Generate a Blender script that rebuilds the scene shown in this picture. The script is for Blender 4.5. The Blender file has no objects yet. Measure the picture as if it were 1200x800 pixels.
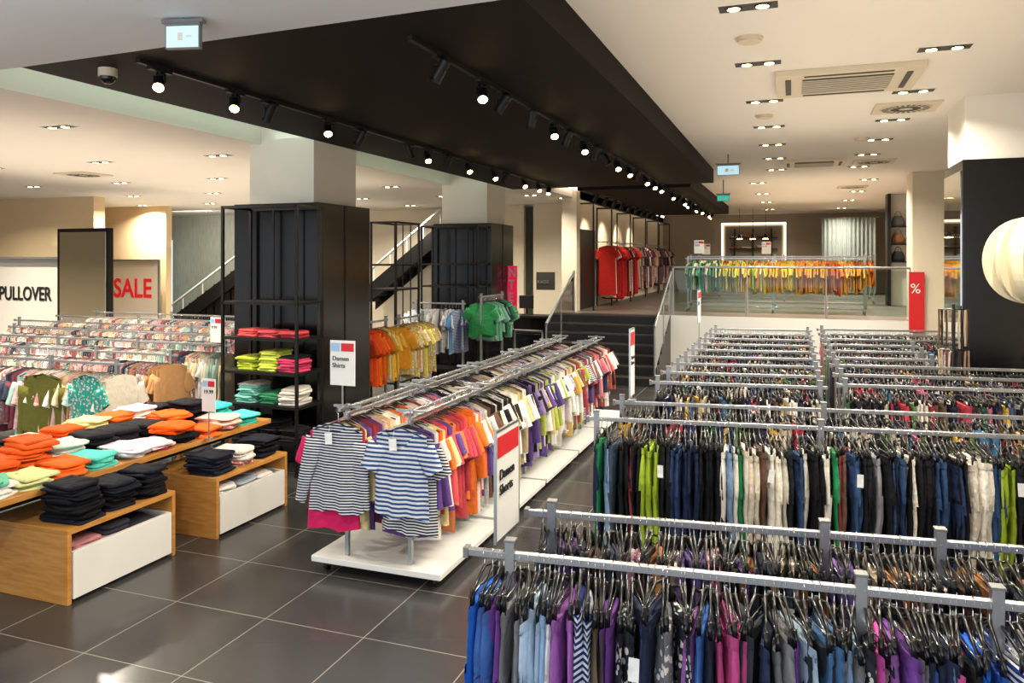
import bpy, math, random
from math import sin, cos, pi, radians
from mathutils import Vector, Matrix
R = random.Random(7)
S = bpy.context.scene
S.view_settings.view_transform = 'Standard'
S.view_settings.look = 'None'
S.view_settings.exposure = 0.16

def hx(h):
    h = h.lstrip('#'); o = []
    for i in (0, 2, 4):
        c = int(h[i:i+2], 16)/255
        o.append(c/12.92 if c <= .04045 else ((c+.055)/1.055)**2.4)
    return tuple(o)

# ---------------------------------------------------------------- materials
def newmat(name):
    m = bpy.data.materials.new(name); m.use_nodes = True
    nt = m.node_tree; return m, nt, nt.nodes['Principled BSDF']

def pm(name, col, rough=.5, metal=0., emis=None, es=0., noise=0., nscale=8., bump=0., bscale=60., coat=0., spec=.5):
    m, nt, b = newmat(name)
    c = hx(col) if isinstance(col, str) else col
    b.inputs['Base Color'].default_value = (*c, 1)
    b.inputs['Roughness'].default_value = rough
    b.inputs['Metallic'].default_value = metal
    b.inputs['Specular IOR Level'].default_value = spec
    if coat: b.inputs['Coat Weight'].default_value = coat
    if emis:
        b.inputs['Emission Color'].default_value = (*hx(emis), 1)
        b.inputs['Emission Strength'].default_value = es
    if noise or bump:
        tc = nt.nodes.new('ShaderNodeTexCoord')
    if noise:
        n = nt.nodes.new('ShaderNodeTexNoise'); n.inputs['Scale'].default_value = nscale; n.inputs['Detail'].default_value = 4
        nt.links.new(tc.outputs['Object'], n.inputs['Vector'])
        mx = nt.nodes.new('ShaderNodeMix'); mx.data_type = 'RGBA'
        mx.inputs[6].default_value = (*[x*(1-noise) for x in c], 1)
        mx.inputs[7].default_value = (*[min(1, x*(1+noise)) for x in c], 1)
        nt.links.new(n.outputs['Fac'], mx.inputs[0]); nt.links.new(mx.outputs[2], b.inputs['Base Color'])
    if bump:
        n2 = nt.nodes.new('ShaderNodeTexNoise'); n2.inputs['Scale'].default_value = bscale
        nt.links.new(tc.outputs['Object'], n2.inputs['Vector'])
        bp = nt.nodes.new('ShaderNodeBump'); bp.inputs['Strength'].default_value = bump; bp.inputs['Distance'].default_value = .01
        nt.links.new(n2.outputs['Fac'], bp.inputs['Height']); nt.links.new(bp.outputs[0], b.inputs['Normal'])
    return m

def cloth(name, kind):
    m, nt, b = newmat(name)
    N, Lk = nt.nodes, nt.links
    at = N.new('ShaderNodeAttribute'); at.attribute_name = 'Col'
    tc = N.new('ShaderNodeTexCoord')
    n = N.new('ShaderNodeTexNoise'); n.inputs['Scale'].default_value = 18; n.inputs['Detail'].default_value = 3
    Lk.new(tc.outputs['Object'], n.inputs['Vector'])
    col = at.outputs['Color']
    def mix(fac, a, bb, mode='MIX'):
        x = N.new('ShaderNodeMix'); x.data_type = 'RGBA'; x.blend_type = mode
        for sock, v in ((0, fac), (6, a), (7, bb)):
            if hasattr(v, 'links'): Lk.new(v, x.inputs[sock])
            elif sock == 0: x.inputs[0].default_value = v
            else: x.inputs[sock].default_value = v
        return x.outputs[2]
    if kind in ('stripe', 'wide'):
        sp = N.new('ShaderNodeSeparateXYZ'); Lk.new(tc.outputs['Object'], sp.inputs[0])
        ml = N.new('ShaderNodeMath'); ml.operation = 'MULTIPLY'; ml.inputs[1].default_value = 2*pi/(.021 if kind == 'stripe' else .032)
        Lk.new(sp.outputs['Z'], ml.inputs[0])
        si = N.new('ShaderNodeMath'); si.operation = 'SINE'; Lk.new(ml.outputs[0], si.inputs[0])
        gt = N.new('ShaderNodeMath'); gt.operation = 'GREATER_THAN'; gt.inputs[1].default_value = .1 if kind == 'stripe' else .0
        Lk.new(si.outputs[0], gt.inputs[0])
        col = mix(gt.outputs[0], col, (.62, .63, .65, 1))
    if kind == 'print':
        v = N.new('ShaderNodeTexVoronoi'); v.inputs['Scale'].default_value = 34
        Lk.new(tc.outputs['Object'], v.inputs['Vector'])
        g = N.new('ShaderNodeMath'); g.operation = 'LESS_THAN'; g.inputs[1].default_value = .40
        Lk.new(v.outputs['Distance'], g.inputs[0])
        hs = N.new('ShaderNodeHueSaturation'); hs.inputs['Saturation'].default_value = .5; hs.inputs['Value'].default_value = .7
        Lk.new(v.outputs['Color'], hs.inputs['Color'])
        x = mix(.45, hs.outputs[0], (.75, .72, .68, 1))
        col = mix(g.outputs[0], col, x)
    mr = N.new('ShaderNodeMapRange'); mr.inputs[3].default_value = .72 if kind == 'denim' else .86; mr.inputs[4].default_value = 1.12 if kind != 'denim' else 1.3
    Lk.new(n.outputs['Fac'], mr.inputs[0])
    cmb = N.new('ShaderNodeCombineColor')
    for i in range(3): Lk.new(mr.outputs[0], cmb.inputs[i])
    col = mix(1.0, col, cmb.outputs[0], 'MULTIPLY')
    Lk.new(col, b.inputs['Base Color'])
    b.inputs['Roughness'].default_value = .85
    b.inputs['Specular IOR Level'].default_value = .2
    bp = N.new('ShaderNodeBump'); bp.inputs['Strength'].default_value = .8; bp.inputs['Distance'].default_value = .016
    Lk.new(n.outputs['Fac'], bp.inputs['Height']); Lk.new(bp.outputs[0], b.inputs['Normal'])
    return m

M_cl = cloth('fabric_plain', 'plain'); M_st = cloth('fabric_fine_stripe', 'stripe'); M_wd = cloth('fabric_wide_stripe', 'wide')
M_pr = cloth('fabric_print', 'print'); M_dn = cloth('fabric_denim', 'denim')
M_steel = pm('brushed_steel', '#a9acb0', .34, .9)
M_chrome = pm('chrome', '#d8d8d8', .15, 1.)
M_hang = pm('hanger_black_plastic', '#0d0d0e', .3)
GM = [M_cl, M_st, M_wd, M_pr, M_dn, M_chrome, M_hang]   # garment slots
CL, ST, WD, PR, DN, CHR, HNG = range(7)
M_white = pm('white_paint', '#e0dacf', .7, noise=.03, nscale=3)
M_wceil = pm('white_ceiling_plaster', '#dfd9d0', .85, noise=.02, nscale=2)
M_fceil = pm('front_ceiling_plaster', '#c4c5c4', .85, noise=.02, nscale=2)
M_black = pm('black_ceiling_lacquer', '#15110e', .7, noise=.1, nscale=3, spec=.12)
M_gblack = pm('gloss_black_panel', '#0c0b0b', .18, spec=.4)
M_bmetal = pm('black_metal', '#0e0d0d', .45, .0, spec=.3)
M_beige = pm('beige_wall', '#d2ba94', .8, noise=.03)
M_cream = pm('cream_wall', '#d3c8b2', .8, noise=.03)
M_taupe = pm('taupe_wall_panel', '#8f8270', .6, noise=.08)
M_mirror = pm('mirror_glass', '#cfd3d2', .03, 1.)
M_lac = pm('white_lacquer', '#dcdbd6', .3)
M_red = pm('red_print', '#c2141f', .5)
M_redE = pm('red_letters', '#d01822', .5, emis='#d01822', es=.3)
M_blk = pm('black_letters', '#141414', .6)
M_pink = pm('pink_lightbox', '#d81c48', .4, emis='#e81c4c', es=.5)
M_lampE = pm('lamp_glow', '#ffe0a8', .4, emis='#ffd690', es=24)
M_ledE = pm('led_strip_cool', '#e8fff4', .5, emis='#c8ffe4', es=3)
M_ledW = pm('led_strip_warm', '#fff4e0', .5, emis='#fff0d8', es=4)
M_exit = pm('exit_sign_face', '#bfe2f0', .4, emis='#a8d8ec', es=.6)
M_exitg = pm('exit_sign_green', '#1f9a8a', .4, emis='#20b098', es=.8)
M_gray = pm('grey_trim', '#6d6d6c', .5)
M_vent = pm('vent_dark', '#2a2622', .6)
M_acw = pm('ac_plastic', '#c8bba2', .5)
M_curt = pm('metallic_curtain', '#b4bcb8', .35, .4)
M_steplight = pm('upper_floor', '#6b6258', .4)

def woodmat():
    m, nt, b = newmat('light_oak'); N, Lk = nt.nodes, nt.links
    tc = N.new('ShaderNodeTexCoord'); mp = N.new('ShaderNodeMapping'); mp.inputs['Scale'].default_value = (3, 3, 22)
    Lk.new(tc.outputs['Object'], mp.inputs[0])
    n = N.new('ShaderNodeTexNoise'); n.inputs['Scale'].default_value = 2.; n.inputs['Detail'].default_value = 6
    Lk.new(mp.outputs[0], n.inputs['Vector'])
    cr = N.new('ShaderNodeValToRGB'); cr.color_ramp.elements[0].color = (*hx('#a8702e'), 1); cr.color_ramp.elements[1].color = (*hx('#c08a48'), 1)
    cr.color_ramp.elements[0].position = .3; cr.color_ramp.elements[1].position = .7
    Lk.new(n.outputs['Fac'], cr.inputs[0]); Lk.new(cr.outputs[0], b.inputs['Base Color']); b.inputs['Roughness'].default_value = .4
    return m
M_wood = woodmat()

def tilemat():
    m, nt, b = newmat('dark_floor_tiles'); N, Lk = nt.nodes, nt.links
    tc = N.new('ShaderNodeTexCoord'); mp = N.new('ShaderNodeMapping'); mp.inputs['Location'].default_value = (.3, .25, 0)
    Lk.new(tc.outputs['Object'], mp.inputs[0])
    br = N.new('ShaderNodeTexBrick'); br.offset = 0; br.inputs['Scale'].default_value = 1
    br.inputs['Brick Width'].default_value = .75; br.inputs['Row Height'].default_value = .75
    br.inputs['Mortar Size'].default_value = .004; br.inputs['Mortar Smooth'].default_value = .1
    br.inputs['Color1'].default_value = (*hx('#333232'), 1); br.inputs['Color2'].default_value = (*hx('#3c3b3b'), 1)
    br.inputs['Mortar'].default_value = (*hx('#858179'), 1)
    Lk.new(mp.outputs[0], br.inputs['Vector'])
    n = N.new('ShaderNodeTexNoise'); n.inputs['Scale'].default_value = 3; n.inputs['Detail'].default_value = 6
    Lk.new(tc.outputs['Object'], n.inputs['Vector'])
    Lk.new(br.outputs[0], b.inputs['Base Color'])
    mr = N.new('ShaderNodeMapRange'); mr.inputs[3].default_value = .16; mr.inputs[4].default_value = .30
    Lk.new(n.outputs['Fac'], mr.inputs[0]); Lk.new(mr.outputs[0], b.inputs['Roughness'])
    return m
M_tile = tilemat()

def concretemat():
    m, nt, b = newmat('ribbed_concrete'); N, Lk = nt.nodes, nt.links
    tc = N.new('ShaderNodeTexCoord'); mp = N.new('ShaderNodeMapping'); mp.inputs['Scale'].default_value = (1, 1, .12)
    Lk.new(tc.outputs['Object'], mp.inputs[0])
    n = N.new('ShaderNodeTexNoise'); n.inputs['Scale'].default_value = 22; n.inputs['Detail'].default_value = 5
    Lk.new(mp.outputs[0], n.inputs['Vector'])
    cr = N.new('ShaderNodeValToRGB'); cr.color_ramp.elements[0].color = (*hx('#66685d'), 1); cr.color_ramp.elements[1].color = (*hx('#9a9c8e'), 1)
    Lk.new(n.outputs['Fac'], cr.inputs[0]); Lk.new(cr.outputs[0], b.inputs['Base Color']); b.inputs['Roughness'].default_value = .8
    return m
M_conc = concretemat()

def glassmat():
    m = bpy.data.materials.new('clear_glass'); m.use_nodes = True; nt = m.node_tree; nt.nodes.clear()
    o = nt.nodes.new('ShaderNodeOutputMaterial'); t = nt.nodes.new('ShaderNodeBsdfTransparent'); g = nt.nodes.new('ShaderNodeBsdfGlossy')
    t.inputs[0].default_value = (.82, .9, .88, 1); g.inputs['Roughness'].default_value = .03
    fr = nt.nodes.new('ShaderNodeFresnel'); fr.inputs[0].default_value = 1.3
    mx = nt.nodes.new('ShaderNodeMixShader'); nt.links.new(fr.outputs[0], mx.inputs[0])
    nt.links.new(t.outputs[0], mx.inputs[1]); nt.links.new(g.outputs[0], mx.inputs[2]); nt.links.new(mx.outputs[0], o.inputs[0])
    return m
M_glass = glassmat()

# ---------------------------------------------------------------- mesh builder
class MB:
    def __init__(s): s.v = []; s.f = []; s.m = []; s.c = []
    def add(s, vs, fs, mat=0, col=(1, 1, 1)):
        o = len(s.v); s.v.extend(vs); s.c.extend([col]*len(vs))
        for f in fs: s.f.append(tuple(i+o for i in f)); s.m.append(mat)
    def box(s, x0, x1, y0, y1, z0, z1, mat=0, col=(1, 1, 1)):
        s.add([(x0,y0,z0),(x1,y0,z0),(x1,y1,z0),(x0,y1,z0),(x0,y0,z1),(x1,y0,z1),(x1,y1,z1),(x0,y1,z1)],
              [(0,3,2,1),(4,5,6,7),(0,1,5,4),(1,2,6,5),(2,3,7,6),(3,0,4,7)], mat, col)
    def tube(s, pts, r, n=4, mat=0, col=(1, 1, 1), caps=True, r2=None):
        P = [Vector(p) for p in pts]; vs = []; fs = []
        up = Vector((0, 0, 1)); prev = None
        for i, p in enumerate(P):
            t = (P[min(i+1, len(P)-1)]-P[max(i-1, 0)]).normalized()
            if prev is None:
                a = t.cross(up)
                if a.length < .1: a = t.cross(Vector((1, 0, 0)))
            else: a = prev-t*prev.dot(t)
            a.normalize(); prev = a; b = t.cross(a)
            rr = r if r2 is None else r+(r2-r)*i/(len(P)-1)
            for j in range(n):
                th = 2*pi*(j+.5)/n; vs.append(tuple(p+a*rr*cos(th)+b*rr*sin(th)))
        for i in range(len(P)-1):
            for j in range(n):
                k = (j+1) % n; fs.append((i*n+j, i*n+k, (i+1)*n+k, (i+1)*n+j))
        if caps: fs.append(tuple(range(n-1, -1, -1))); fs.append(tuple(range((len(P)-1)*n, len(P)*n)))
        s.add(vs, fs, mat, col)
    def cyl(s, p0, p1, r, n=16, mat=0, col=(1, 1, 1), r2=None): s.tube([p0, p1], r, n, mat, col, True, r2)
    def loops(s, L, mat=0, col=(1, 1, 1), cap0=False, cap1=False):
        n = len(L[0]); vs = [p for l in L for p in l]; fs = []
        for i in range(len(L)-1):
            for j in range(n):
                k = (j+1) % n; fs.append((i*n+j, i*n+k, (i+1)*n+k, (i+1)*n+j))
        if cap0: fs.append(tuple(range(n-1, -1, -1)))
        if cap1: fs.append(tuple(range((len(L)-1)*n, len(L)*n)))
        s.add(vs, fs, mat, col)
    def prism(s, poly, z0, z1, mat=0):
        n = len(poly); vs = [(x, y, z0) for x, y in poly]+[(x, y, z1) for x, y in poly]
        s.add(vs, [tuple(range(n-1, -1, -1)), tuple(range(n, 2*n))]+[(i, (i+1) % n, n+(i+1) % n, n+i) for i in range(n)], mat)
    def build(s, name, mats, smooth=False, loc=(0, 0, 0), rz=0, parent=None, bevel=0):
        me = bpy.data.meshes.new(name); me.from_pydata(s.v, [], s.f)
        for m in mats: me.materials.append(m)
        me.polygons.foreach_set('material_index', s.m)
        if smooth: me.polygons.foreach_set('use_smooth', [True]*len(s.f))
        ca = me.color_attributes.new('Col', 'FLOAT_COLOR', 'POINT')
        ca.data.foreach_set('color', [x for c in s.c for x in (*c, 1.)])
        me.update()
        o = bpy.data.objects.new(name, me); S.collection.objects.link(o)
        o.location = loc; o.rotation_euler = (0, 0, rz)
        if parent: o.parent = parent
        if bevel:
            b = o.modifiers.new('bevel', 'BEVEL'); b.width = bevel; b.segments = 2; b.limit_method = 'ANGLE'
        return o

def box_obj(name, x0, x1, y0, y1, z0, z1, mat, bevel=0, parent=None):
    m = MB(); m.box(x0, x1, y0, y1, z0, z1); return m.build(name, [mat], bevel=bevel, parent=parent)

def text(body, size, loc, rot, mat, name, parent=None, align='LEFT', bold=.0, sx=1.):
    cu = bpy.data.curves.new(name, 'FONT'); cu.body = body; cu.size = size; cu.extrude = .002; cu.offset = bold; cu.align_x = align
    cu.space_line = .95
    cu.materials.append(mat); o = bpy.data.objects.new(name, cu); S.collection.objects.link(o)
    o.location = loc; o.rotation_euler = rot; o.scale = (sx, 1, 1)
    if parent: o.parent = parent
    return o

# ---------------------------------------------------------------- garments
def hook(mb, x, y, z, yaw, stem, rad=.02, r=.0024):
    ca, sa = cos(yaw), sin(yaw)
    pts = [(x, y, z-stem), (x, y, z-rad-.005)]
    for a in (-70, -20, 30, 80, 130, 165):
        q = rad*cos(radians(a)); pts.append((x+q*ca, y+q*sa, z+rad*sin(radians(a))))
    mb.tube(pts, r, 3, CHR, caps=False)

def top(mb, x, y, z, yaw, L, W, sl, col, mat, n=12, rows=6, dip=.07, sleeve='short', tag=False):
    """hanging shirt: z is neck height"""
    ca, sa = cos(yaw), sin(yaw); ph = R.random()*6.28; tk = R.uniform(.009, .014)
    def P(a, b, c): return (x+a*ca-b*sa, y+a*sa+b*ca, z+c)
    LL = []
    for i in range(rows):
        k = i/(rows-1); hw = W*(.95+.02*sin(k*3)+.1*k*k); lp = []
        for j in range(n):
            th = 2*pi*j/n; cx = cos(th); xx = hw*cx; fr = sin(th)
            b = (tk+.018*k)*fr + .014*k*sin(9*xx/W+ph)+.008*sin(4*xx/W+ph*2)
            tz = -.075*(abs(xx)/W)**1.3
            if abs(xx) < .11: tz -= (dip if fr > .01 else .015)*(1-(abs(xx)/.11)**2)
            zz = tz*(1-k)-(L+.015*sin(5*cx+ph))*k
            lp.append(P(xx, b, zz))
        LL.append(lp)
    mb.loops(LL, mat, col)
    if sleeve:
        m = 8 if n > 14 else 6
        for s in (-1, 1):
            ang = {'short': .48, 'long': .16}[sleeve]+R.uniform(-.1, .1)
            dx, dz = s*sin(ang), -cos(ang); px, pz = cos(ang)*s, sin(ang)
            c0 = (s*(W*.90), -.15); SL = []; q = 4 if sleeve == 'short' else 6
            bo = R.uniform(-.014, .014)
            for i in range(q):
                k = i/(q-1); w = .09-.014*k if sleeve == 'short' else .085-.04*k
                t = .012+.012*k; lp = []
                cx, cz = c0[0]+dx*sl*k-(.01*s), c0[1]+dz*sl*k
                for j in range(m):
                    th = 2*pi*j/m
                    lp.append(P(cx+px*w*cos(th), t*sin(th)+bo*k+.006*sin(k*7+ph), cz+pz*w*cos(th)))
                SL.append(lp)
            mb.loops(SL, mat, col, cap0=True)
    if tag:
        mb.add([P(.01, .045, -.17), P(.07, .045, -.175), P(.075, .05, -.09), P(.015, .045, -.085)], [(0, 1, 2, 3)], CL, (.8, .8, .78))
        mb.tube([P(.04, .03, -.03), P(.042, .045, -.09)], .001, 3, CL, (.8, .8, .8))
    mb.tube([P(-W*.85, 0, -.075), P(0, 0, -.012), P(W*.85, 0, -.075)], .006, 4, HNG)

def trousers(mb, x, y, z, yaw, L, W, col, mat):
    ca, sa = cos(yaw), sin(yaw); ph = R.random()*6.28; tk = R.uniform(.013, .022)
    def P(a, b, c): return (x+a*ca-b*sa, y+a*sa+b*ca, z+c)
    n = 8; LL = []; wv = R.uniform(.004, .012)
    for zz, w, t in ((0, .86, .8), (-.04, .9, .9), (-.14, 1.02, 1.2), (-.27, 1.08, 1.25)):
        LL.append([P(W*w*cos(2*pi*j/n), tk*t*sin(2*pi*j/n)+wv*sin(3*j+ph+zz*9), zz+.008*cos(2*j+ph)) for j in range(n)])
    mb.loops(LL, mat, col, cap0=True)
    mb.loops([[P(W*w*cos(2*pi*j/n)*1.03, tk*t*1.2*sin(2*pi*j/n)+wv*sin(3*j+ph+zz*9), zz+.008*cos(2*j+ph)) for j in range(n)] for zz, w, t in ((.002, .86, .9), (-.036, .9, 1.))], CL if mat == PR else mat, tuple(v*.75 for v in col))
    for s in (-1, 1):
        LL = []
        for i in range(6):
            k = i/5; zz = -.22-(L-.22)*k; w = W*(.54-.18*k); c = s*W*(.52-.12*k)+.01*sin(k*6+ph)
            off = .018*k*sin(ph+s)+.009*sin(k*9+ph)
            LL.append([P(c+w*cos(2*pi*j/6), tk*1.15*sin(2*pi*j/6)+off, zz) for j in range(6)])
        mb.loops(LL, mat, col)

def clip_hanger(mb, x, y, z, yaw, W, drop):
    ca, sa = cos(yaw), sin(yaw)
    def P(a, b, c): return (x+a*ca-b*sa, y+a*sa+b*ca, z+c)
    hook(mb, x, y, z, yaw, .045)
    b = -drop+.035
    mb.tube([P(-W, 0, b), P(-W*.5, 0, b*.72), P(0, 0, -.045), P(W*.5, 0, b*.72), P(W, 0, b)], .006, 4, HNG)
    mb.tube([P(-W, 0, b), P(W, 0, b)], .0028, 4, CHR)
    for s in (-1, 1):
        a = s*W*.82
        mb.tube([P(a, 0, b+.02), P(a, 0, -drop-.012)], .011, 4, HNG)

def pick(pal):
    c, m = R.choice(pal); c = hx(c); j = R.uniform(.75, 1.15)
    return tuple(min(1, max(0, v*j)) for v in c), m

def row_trousers(name, L, h, pal, loc, rz, step=.034, x0=.06, Lr=(.86, 1.04), drop=.16, wj=(.16, .2), runs=(1, 1, 2, 2, 3, 4)):
    mb = MB(); x = x0
    cur = pick(pal); left = 0; yb = 0
    while x < L-.05:
        if left <= 0: cur = pick(pal); left = R.choice(runs); yb = R.gauss(0, .08)
        left -= 1
        col, m = cur; j = R.uniform(.85, 1.12); col = tuple(min(1, v*j) for v in col)
        yaw = pi/2+yb+R.gauss(0, .12); W = R.uniform(*wj)
        zz = h-R.uniform(0, .012); dr = drop*R.uniform(.85, 1.12)
        clip_hanger(mb, x, 0, zz, yaw, W*.85, dr)
        trousers(mb, x, 0, zz-dr, yaw, R.uniform(*Lr), W, col, m)
        if R.random() < .07 and x > .3:
            a = R.uniform(-.05, .0); t = R.uniform(-.008, .008)
            mb.add([(x-.018+t, -W-.03+a, zz-.30), (x+.018+t, -W-.035+a, zz-.30), (x+.018-t, -W-.035+a, zz-.22), (x-.018-t, -W-.03+a, zz-.22)], [(0, 1, 2, 3)], CL, (.75, .75, .73))
        x += step*R.uniform(.6, 1.3)*(2.2 if R.random() < .02 else 1)
    return mb.build(name, GM, smooth=True, loc=loc, rz=rz)

def row_tops(name, L, h, pal, loc, rz, step=.036, x0=.05, Lr=(.55, .72), gap=.075, seq=None, yj=.12, long_p=.15, first=None):
    mb = MB(); x = x0
    cur = pick(pal); left = 0
    if first:
        for f in first: f(mb)
    while x < L-.04:
        if left <= 0:
            p = pal
            if seq:
                p = seq[min(len(seq)-1, int(x/L*len(seq)))] if R.random() < .8 else pal
            cur = pick(p); left = R.choice([1, 1, 2, 3])
        left -= 1
        col, m = cur; j = R.uniform(.9, 1.08); col = tuple(min(1, v*j) for v in col)
        yaw = pi/2+R.gauss(0, yj)
        zz = h-R.uniform(0, .01); lo = R.random() < long_p
        hook(mb, x, 0, zz, yaw, gap)
        top(mb, x, 0, zz-gap, yaw, R.uniform(*Lr), R.uniform(.195, .235), R.uniform(.42, .5) if lo else R.uniform(.15, .25), col, m, sleeve='long' if lo else 'short')
        x += step*R.uniform(.7, 1.35)
    return mb.build(name, GM, smooth=True, loc=loc, rz=rz)

def rack(name, L, h, loc, rz, posts, base=True, z0=0, feet=.24):
    mb = MB()
    mb.box(-.02, L, -.014, .014, h-.012, h+.014)
    mb.box(-.02, .0, -.02, .02, h-.02, h+.02, 1)
    for p in posts:
        mb.box(p-.018, p+.018, -.018, .018, z0+.06, h+.055)
        mb.box(p-.021, p+.021, -.021, .021, h+.052, h+.062, 1)
        if base:
            mb.box(p-.02, p+.02, -feet, feet, z0+.06, z0+.1)
            for s in (-1, 1): mb.cyl((p-.012, s*(feet-.04), z0+.03), (p+.012, s*(feet-.04), z0+.03), .03, 12, 1)
    if base: mb.box(posts[0], posts[-1], -.012, .012, z0+.1, z0+.13)
    return mb.build(name, [M_steel, M_gray], loc=loc, rz=rz, bevel=.002)

def folded(mb, x, y, z, w, d, h, col, mat, yaw=0.):
    ca, sa = cos(yaw), sin(yaw); LL = []; n = 20
    ph = R.random()*6; ph2 = R.random()*6; wob = R.uniform(.03, .08)
    for k, (zz, sc) in enumerate(((0, .93), (.25, 1.), (.75, 1.), (1, .9), (1.06, .5))):
        lp = []
        for j in range(n):
            th = 2*pi*j/n; c, s_ = cos(th), sin(th)
            px = w/2*sc*(abs(c)**.35)*(1 if c >= 0 else -1)*(1+wob*sin(3*th+ph)); py = d/2*sc*(abs(s_)**.35)*(1 if s_ >= 0 else -1)*(1+wob*cos(2*th+ph2))
            sag = -.008*(abs(px/w*2)**3)*(k > 0)
            lp.append((x+px*ca-py*sa, y+px*sa+py*ca, z+h*zz+(.006*sin(4*th+ph)*(k > 1))+sag))
        LL.append(lp)
    mb.loops(LL, mat, col, cap1=True)

def stack(mb, x, y, z, n, w, d, pal, h=.028, yaw=0., mess=.1, off=.02):
    cur = pick(pal)
    for i in range(n):
        if R.random() < .4: cur = pick(pal)
        hh = h*R.uniform(.7, 1.35)
        folded(mb, x+R.uniform(-off, off), y+R.uniform(-off, off), z, w*R.uniform(.86, 1.06), d*R.uniform(.86, 1.06), hh, cur[0], cur[1], yaw+R.gauss(0, mess))
        z += hh*.97
    return z

# ---------------------------------------------------------------- room shell
box_obj('floor', -22, 5, -2, 20.2, -.1, 0, M_tile)
box_obj('floor', -4.7, 3.5, 16.5, 30, 0, 1.2, M_steplight)
box_obj('trim_1', -2.42, 3.4, 16.46, 16.5, 0, 1.2, M_lac)
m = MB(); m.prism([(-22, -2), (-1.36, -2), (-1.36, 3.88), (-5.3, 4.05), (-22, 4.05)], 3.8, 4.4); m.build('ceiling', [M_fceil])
m = MB(); m.prism([(-5.3, 4.05), (-1.36, 3.88), (-1.36, 14.6), (-5.3, 14.6)], 3.8, 4.4); m.build('ceiling', [M_black])
box_obj('ceiling', -22, -6.1, 4.05, 20.2, 3.8, 4.4, M_wceil)
box_obj('ceiling', -6.1, -5.3, 4.05, 14.6, 4.12, 4.4, M_wceil)
box_obj('ceiling', -6.1, -4.7, 14.6, 30, 3.8, 4.4, M_wceil)
box_obj('ceiling', -1.36, 5, -2, 30.1, 4.05, 4.4, M_wceil)
box_obj('ceiling', -4.7, -1.36, 14.6, 30.1, 4.05, 4.4, M_wceil)
box_obj('ceiling', -4.15, -1.87, 15.3, 25, 3.8, 4.06, M_black)
box_obj('trim_2', -5.36, -5.32, 4.1, 14.5, 4.0, 4.06, M_ledE)
box_obj('trim_3', -4.62, -4.58, 15.5, 29.5, 3.96, 4.02, M_ledW)
box_obj('wall_right', 3.4, 3.55, -2, 30, 0, 4.4, M_cream)
box_obj('wall_back', -4.9, 3.5, 30, 30.15, 0, 4.4, M_taupe)
box_obj('wall_left', -22.1, -22, -2, 20.2, 0, 4.4, M_beige)
box_obj('wall_far', -22, -4.8, 20, 20.15, 0, 4.4, M_conc)
box_obj('wall_upper', -4.85, -4.7, 17.2, 30, 0, 4.4, M_cream)
box_obj('wall_stair', -4.95, -4.6, 16.9, 17.2, 0, 4.4, M_cream)
box_obj('wall_landing', -8.4, -6.6, 19.0, 19.15, 0, 3.8, M_cream)
m = MB()
m.box(-22, 5, -2.15, -2, 0, .35); m.box(-22, 5, -2.15, -2, 3.5, 4.4)
for x in (-22, -18, -14, -10, -6, -2, 2, 4.9): m.box(x-.1, x+.1, -2.15, -2, .35, 3.5)
m.build('wall_front', [M_white])
box_obj('wall_side', 4.9, 5.0, -2, 8, 0, 4.4, M_cream)

# columns
for y in (7.77, 13.3, 18.8):
    box_obj('column', -6.27, -5.34, y, y+.94, 0, 4.2, M_white if y < 15 else M_cream, bevel=.006)
for y in (7.65, 13.18):
    m = MB(); m.box(-6.40, -5.21, y, y+1.19, 0, 3.06)
    m.box(-6.41, -5.2, y+.58, y+.6, 0, 3.061, 1)
    m.build('black_column_cladding', [M_gblack, M_bmetal], bevel=.006)
box_obj('column', 1.65, 2.65, 8.9, 9.8, 0, 4.1, M_white, bevel=.006)
m = MB(); m.box(1.62, 2.70, 8.84, 9.85, 0, 3.4); m.box(1.61, 1.625, 8.9, 9.8, .1, 3.3, 1)
m.build('black_column_cladding', [M_gblack, M_mirror], bevel=.006)
box_obj('column', 2.15, 2.98, 16.3, 17.1, 0, 4.1, M_cream, bevel=.006)

# ---------------------------------------------------------------- stairs + railing
m = MB()
for i in range(7):
    y = 14.4+i*.3
    m.box(-4.6, -2.42, y, 16.52, i*.1714, (i+1)*.1714)
    m.box(-4.6, -2.42, y-.02, y+.03, (i+1)*.1714-.03, (i+1)*.1714+.004, 1)
m.build('staircase', [pm('stair_dark_stone', '#1d1a19', .4), pm('stair_nosing', '#4a4641', .4)])
def railing(name, p0, p1, z0, z1, n, h=1.0):
    m = MB(); P0 = Vector((*p0, z0)); P1 = Vector((*p1, z1)); up = Vector((0, 0, 1))
    for i in range(n+1):
        p = P0.lerp(P1, i/n); m.cyl(p, p+up*h, .02, 8)
    m.cyl(P0+up*(h+.02), P1+up*(h+.02), .024, 10)
    d = (P1-P0).normalized()
    for i in range(n):
        a = P0.lerp(P1, i/n)+d*.04; b = P0.lerp(P1, (i+1)/n)-d*.04
        nn = d.cross(up).normalized()*.006
        q = [a+up*.08, b+up*.08, b+up*(h-.04), a+up*(h-.04)]
        m.add([tuple(v-nn) for v in q]+[tuple(v+nn) for v in q], [(0,1,2,3),(7,6,5,4),(0,4,5,1),(2,6,7,3),(1,5,6,2),(0,3,7,4)], 1)
    return m.build(name, [M_steel, M_glass])
railing('glass_railing', (-2.38, 16.55), (2.15, 16.55), 1.2, 1.2, 3)
railing('stair_handrail', (-2.42, 14.45), (-2.42, 16.5), .2, 1.2, 2, .9)
railing('stair_handrail', (-4.55, 14.45), (-4.55, 16.5), .2, 1.2, 2, .9)
railing('glass_railing', (-4.6, 14.35), (-5.2, 14.42), 0, 0, 1, .95)

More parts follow.
